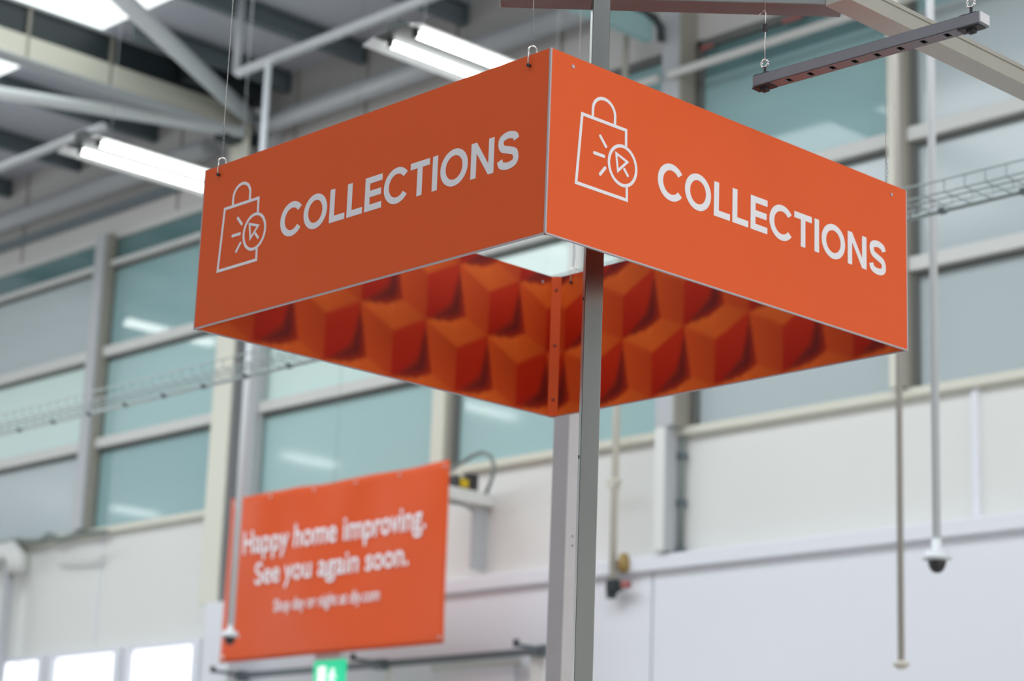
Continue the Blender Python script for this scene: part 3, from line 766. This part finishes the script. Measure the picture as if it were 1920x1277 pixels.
# lettering and icon
class Flat:
    def __init__(self): self.bm = NB()
    def ribbon(self, fr, cl, w, closed=False, n0=0.0002, n1=0.0007):
        # cl: centreline points in the panel plane, w: width (number or list)
        N = len(cl); L = []; R = []
        for i in range(N):
            a = cl[(i - 1) % N] if (closed or i > 0) else cl[i]
            b = cl[(i + 1) % N] if (closed or i < N - 1) else cl[i]
            dx, dy = b[0] - a[0], b[1] - a[1]; l = math.hypot(dx, dy); nx, ny = -dy / l, dx / l
            # mitre
            if (closed or 0 < i < N - 1):
                p0, p1, p2 = cl[(i-1) % N], cl[i], cl[(i+1) % N]
                d1 = Vector((p1[0]-p0[0], p1[1]-p0[1])).normalized(); d2 = Vector((p2[0]-p1[0], p2[1]-p1[1])).normalized()
                t = (d1 + d2).normalized(); nx, ny = -t.y, t.x
                sc = 1 / max(0.35, (nx * -d1.y + ny * d1.x))
            else: sc = 1
            ww = (w[i] if isinstance(w, (list, tuple)) else w) / 2 * sc
            L.append((cl[i][0] + nx * ww, cl[i][1] + ny * ww)); R.append((cl[i][0] - nx * ww, cl[i][1] - ny * ww))
        self.strip(fr, L, R, closed, n0, n1)
    def strip(self, fr, L, R, closed=False, n0=0.0002, n1=0.0007):
        bm = self.bm; N = len(L)
        v = [[bm.verts.new(P(fr, p[0], p[1], n)) for p in S] for S in (L, R) for n in (n0, n1)]
        l0, l1, r0, r1 = v
        rng = range(N) if closed else range(N - 1)
        for i in rng:
            j = (i + 1) % N
            bm.faces.new((l1[i], l1[j], r1[j], r1[i])); bm.faces.new((l0[i], r0[i], r0[j], l0[j]))
            bm.faces.new((l0[i], l0[j], l1[j], l1[i])); bm.faces.new((r0[i], r1[i], r1[j], r0[j]))
        if not closed:
            bm.faces.new((l0[0], l1[0], r1[0], r0[0])); bm.faces.new((l0[-1], r0[-1], r1[-1], l1[-1]))
    def quad(self, fr, x0, x1, y0, y1): self.strip(fr, [(x0, y1), (x1, y1)], [(x0, y0), (x1, y0)])
def catmull(pts, n=8):
    out = []
    for i in range(len(pts) - 1):
        p0 = pts[max(0, i-1)]; p1 = pts[i]; p2 = pts[i+1]; p3 = pts[min(len(pts)-1, i+2)]
        for k in range(n):
            t = k / n
            out.append(tuple(0.5 * ((2*p1[c]) + (-p0[c]+p2[c])*t + (2*p0[c]-5*p1[c]+4*p2[c]-p3[c])*t*t + (-p0[c]+3*p1[c]-3*p2[c]+p3[c])*t**3) for c in (0, 1)))
    out.append(pts[-1]); return out
BASE, CAPH, OV, ST = 0.1625, 0.0795, 0.0022, 0.0165
def ring_arc(F, fr, x0, x1, a0, a1, n=48, closed=False):
    cx = (x0 + x1) / 2; cy = BASE + CAPH / 2; rx = (x1 - x0) / 2; ry = CAPH / 2 + OV
    L, R = [], []
    N = n if closed else n + 1
    for i in range(N):
        a = math.radians(a0 + (a1 - a0) * i / n)
        L.append((cx + rx * math.cos(a), cy + ry * math.sin(a)))
        R.append((cx + (rx - ST) * math.cos(a), cy + (ry - 0.0148) * math.sin(a)))
    F.strip(fr, L, R, closed)
def letters(fr, du, parent):
    seq = [('C', .330, .4135), ('O', .417, .502), ('L', .512, .566), ('L', .574, .628), ('E', .636, .694), ('C', .701, .7855), ('T', .789, .852), ('I', .862, .878), ('O', .888, .975), ('N', .985, 1.056), ('S', 1.068, 1.131)]
    for ch, x0, x1 in seq:
        F = Flat(); x0 += du; x1 += du; y0, y1 = BASE, BASE + CAPH; hb = 0.0150
        if ch == 'O': ring_arc(F, fr, x0, x1, 0, 360, 56, True)
        elif ch == 'C': ring_arc(F, fr, x0, x1 + 0.003, 38, 322)
        elif ch == 'L':
            F.quad(fr, x0, x0 + ST, y0, y1); F.quad(fr, x0 + ST, x1, y0, y0 + hb)
        elif ch == 'E':
            F.quad(fr, x0, x0 + ST, y0, y1)
            F.quad(fr, x0 + ST, x1, y0, y0 + hb); F.quad(fr, x0 + ST, x1, y1 - hb, y1); F.quad(fr, x0 + ST, x1 - 0.003, (y0+y1)/2 - hb/2, (y0+y1)/2 + hb/2)
        elif ch == 'T':
            F.quad(fr, x0, x1, y1 - hb, y1); xm = (x0 + x1) / 2; F.quad(fr, xm - ST/2, xm + ST/2, y0, y1 - hb)
        elif ch == 'I': F.quad(fr, x0, x0 + ST, y0, y1)
        elif ch == 'N':
            F.quad(fr, x0, x0 + ST, y0, y1); F.quad(fr, x1 - ST, x1, y0, y1)
            F.strip(fr, [(x0 + ST, y1), (x1 - ST, y0 + 0.024)], [(x0 + ST, y1 - 0.024), (x1 - ST, y0)])
        elif ch == 'S':
            w = x1 - x0; h = CAPH + 2 * OV; yb = y0 - OV
            t = 0.0158
            c = [(w - t*0.50, .735*h), (w*.80, .845*h), (w*.5, h - t/2), (w*.20, .85*h), (t*.55, .72*h), (w*.23, .585*h), (w*.5, .51*h), (w*.79, .425*h), (w - t*.5, .275*h), (w*.80, .145*h), (w*.5, t/2), (w*.19, .15*h), (t*.42, .285*h)]
            F.ribbon(fr, [(x0 + a, yb + b) for a, b in catmull(c, 6)], t)
        obj('letter_' + ch.lower(), F.bm, LETTER, parent)
def icon(fr, du, parent):
    F = Flat(); w = 0.0072
    def S(pts, ww=w, closed=False): F.ribbon(fr, [(a + du, b) for a, b in pts], ww, closed)
    S([(.2295, .246), (.2285, .2815), (.0955, .2815), (.0835, .1275), (.2355, .1275), (.2345, .156)])
    S([(.127, .285)] + [(.1605 - .0335 * math.cos(a), .302 + .0305 * math.sin(a)) for a in [PI * k / 18 for k in range(19)]] + [(.194, .285)])
    S([(.2205 + .0418 * math.cos(2*PI*k/40), .200 + .0432 * math.sin(2*PI*k/40)) for k in range(40)], w, True)
    def capsule(p, q, r):
        dx, dy = q[0]-p[0], q[1]-p[1]; l = math.hypot(dx, dy); dx /= l; dy /= l; L = []; Rr = []
        st = [(-r*math.cos(PI/2*k/6), r*math.sin(PI/2*k/6) + 1e-5) for k in range(7)] + [(l + r*math.sin(PI/2*k/6), r*math.cos(PI/2*k/6) + 1e-5) for k in range(7)]
        for a, h in st:
            x, y = p[0] + du + dx*a, p[1] + dy*a
            L.append((x - dy*h, y + dx*h)); Rr.append((x + dy*h, y - dx*h))
        F.strip(fr, L, Rr)
    for p, q in (((.151, .2475), (.1685, .2290)), ((.1345, .206), (.1635, .206)), ((.1535, .164), (.168, .1815))): capsule(p, q, .0036)
    S([(.2000, .2225), (.2065, .1855), (.2345, .2120)], .0058, True)
    F.ribbon(fr, [(.2240 + du, .1955), (.2385 + du, .1800)], .0066, False, 0.0002, 0.0008)
    obj('bag_icon', F.bm, LETTER, parent)
letters(F_R, 0.0, pR); icon(F_R, 0.0, pR)
letters(F_L, -0.014, pL); icon(F_L, -0.004, pL)

# hooks and suspension wires
RS = Matrix.Rotation(SROT, 4, 'Z'); RS.translation = SL
def suspension(label, fr, u, ztop, hook_out=True):
    w0 = RS @ P(fr, u, 0.377, 0.0)
    nrm = (RS.to_3x3() @ fr[2]).normalized(); uu = (RS.to_3x3() @ fr[1]).normalized()
    t = thing('suspension_wire', label, 'hanging wire', w0)
    bm = NB()
    # carabiner: long narrow loop through the panel, standing across its top edge
    path = []
    for k in range(13):
        a = PI * k / 12; path.append(nrm * (-0.002 + 0.0085 * math.cos(a)) + uu * 0.0035 * (1 - math.cos(a)) + Zv * (0.034 + 0.008 * math.sin(a)))
    path = [nrm * 0.0065 - Zv * 0.001, nrm * 0.0065 + Zv * 0.03] + path + [nrm * -0.0105 + uu * 0.007 + Zv * 0.0]
    add_tube(bm, path, 0.0017, 8); obj('hook', bm, BRIGHT, t)
    bm = NB(); add_tube(bm, [nrm * 0.001 - Zv * 0.002, nrm * 0.009 - Zv * 0.002], 0.0035, 10); obj('hook_nut', bm, DARKM, t)
    top = Zv * 0.042 + uu * 0.003
    bm = NB(); add_tube(bm, [top + uu * (0.0022 * math.sin(k * 1.9)) + nrm * (0.0022 * math.cos(k * 1.9)) + Zv * (0.0035 * k) for k in range(24)], 0.0009, 5)
    add_tube(bm, [top, top + uu * 0.006 + Zv * 0.04, top + Zv * 0.085], 0.0006, 4)
    obj('twisted_end', bm, GALVD, t)
    bm = NB(); add_tube(bm, [top + Zv * 0.08, top + Zv * (ztop - w0.z)], 0.0008, 5); obj('wire', bm, BRIGHT, t)
suspension('hanging wire and hook at the far left end of the shaded panel', F_L, 0.060, 9.6)
suspension('hanging wire and hook next to the front corner of the sign', F_L, 1.143, 9.6)
suspension('hanging wire and hook on the back corner seen through the sign', B_R, -A + 0.062, 9.6)
suspension('hanging wire behind the right end of the bright panel', B_R, -0.062, 9.6)
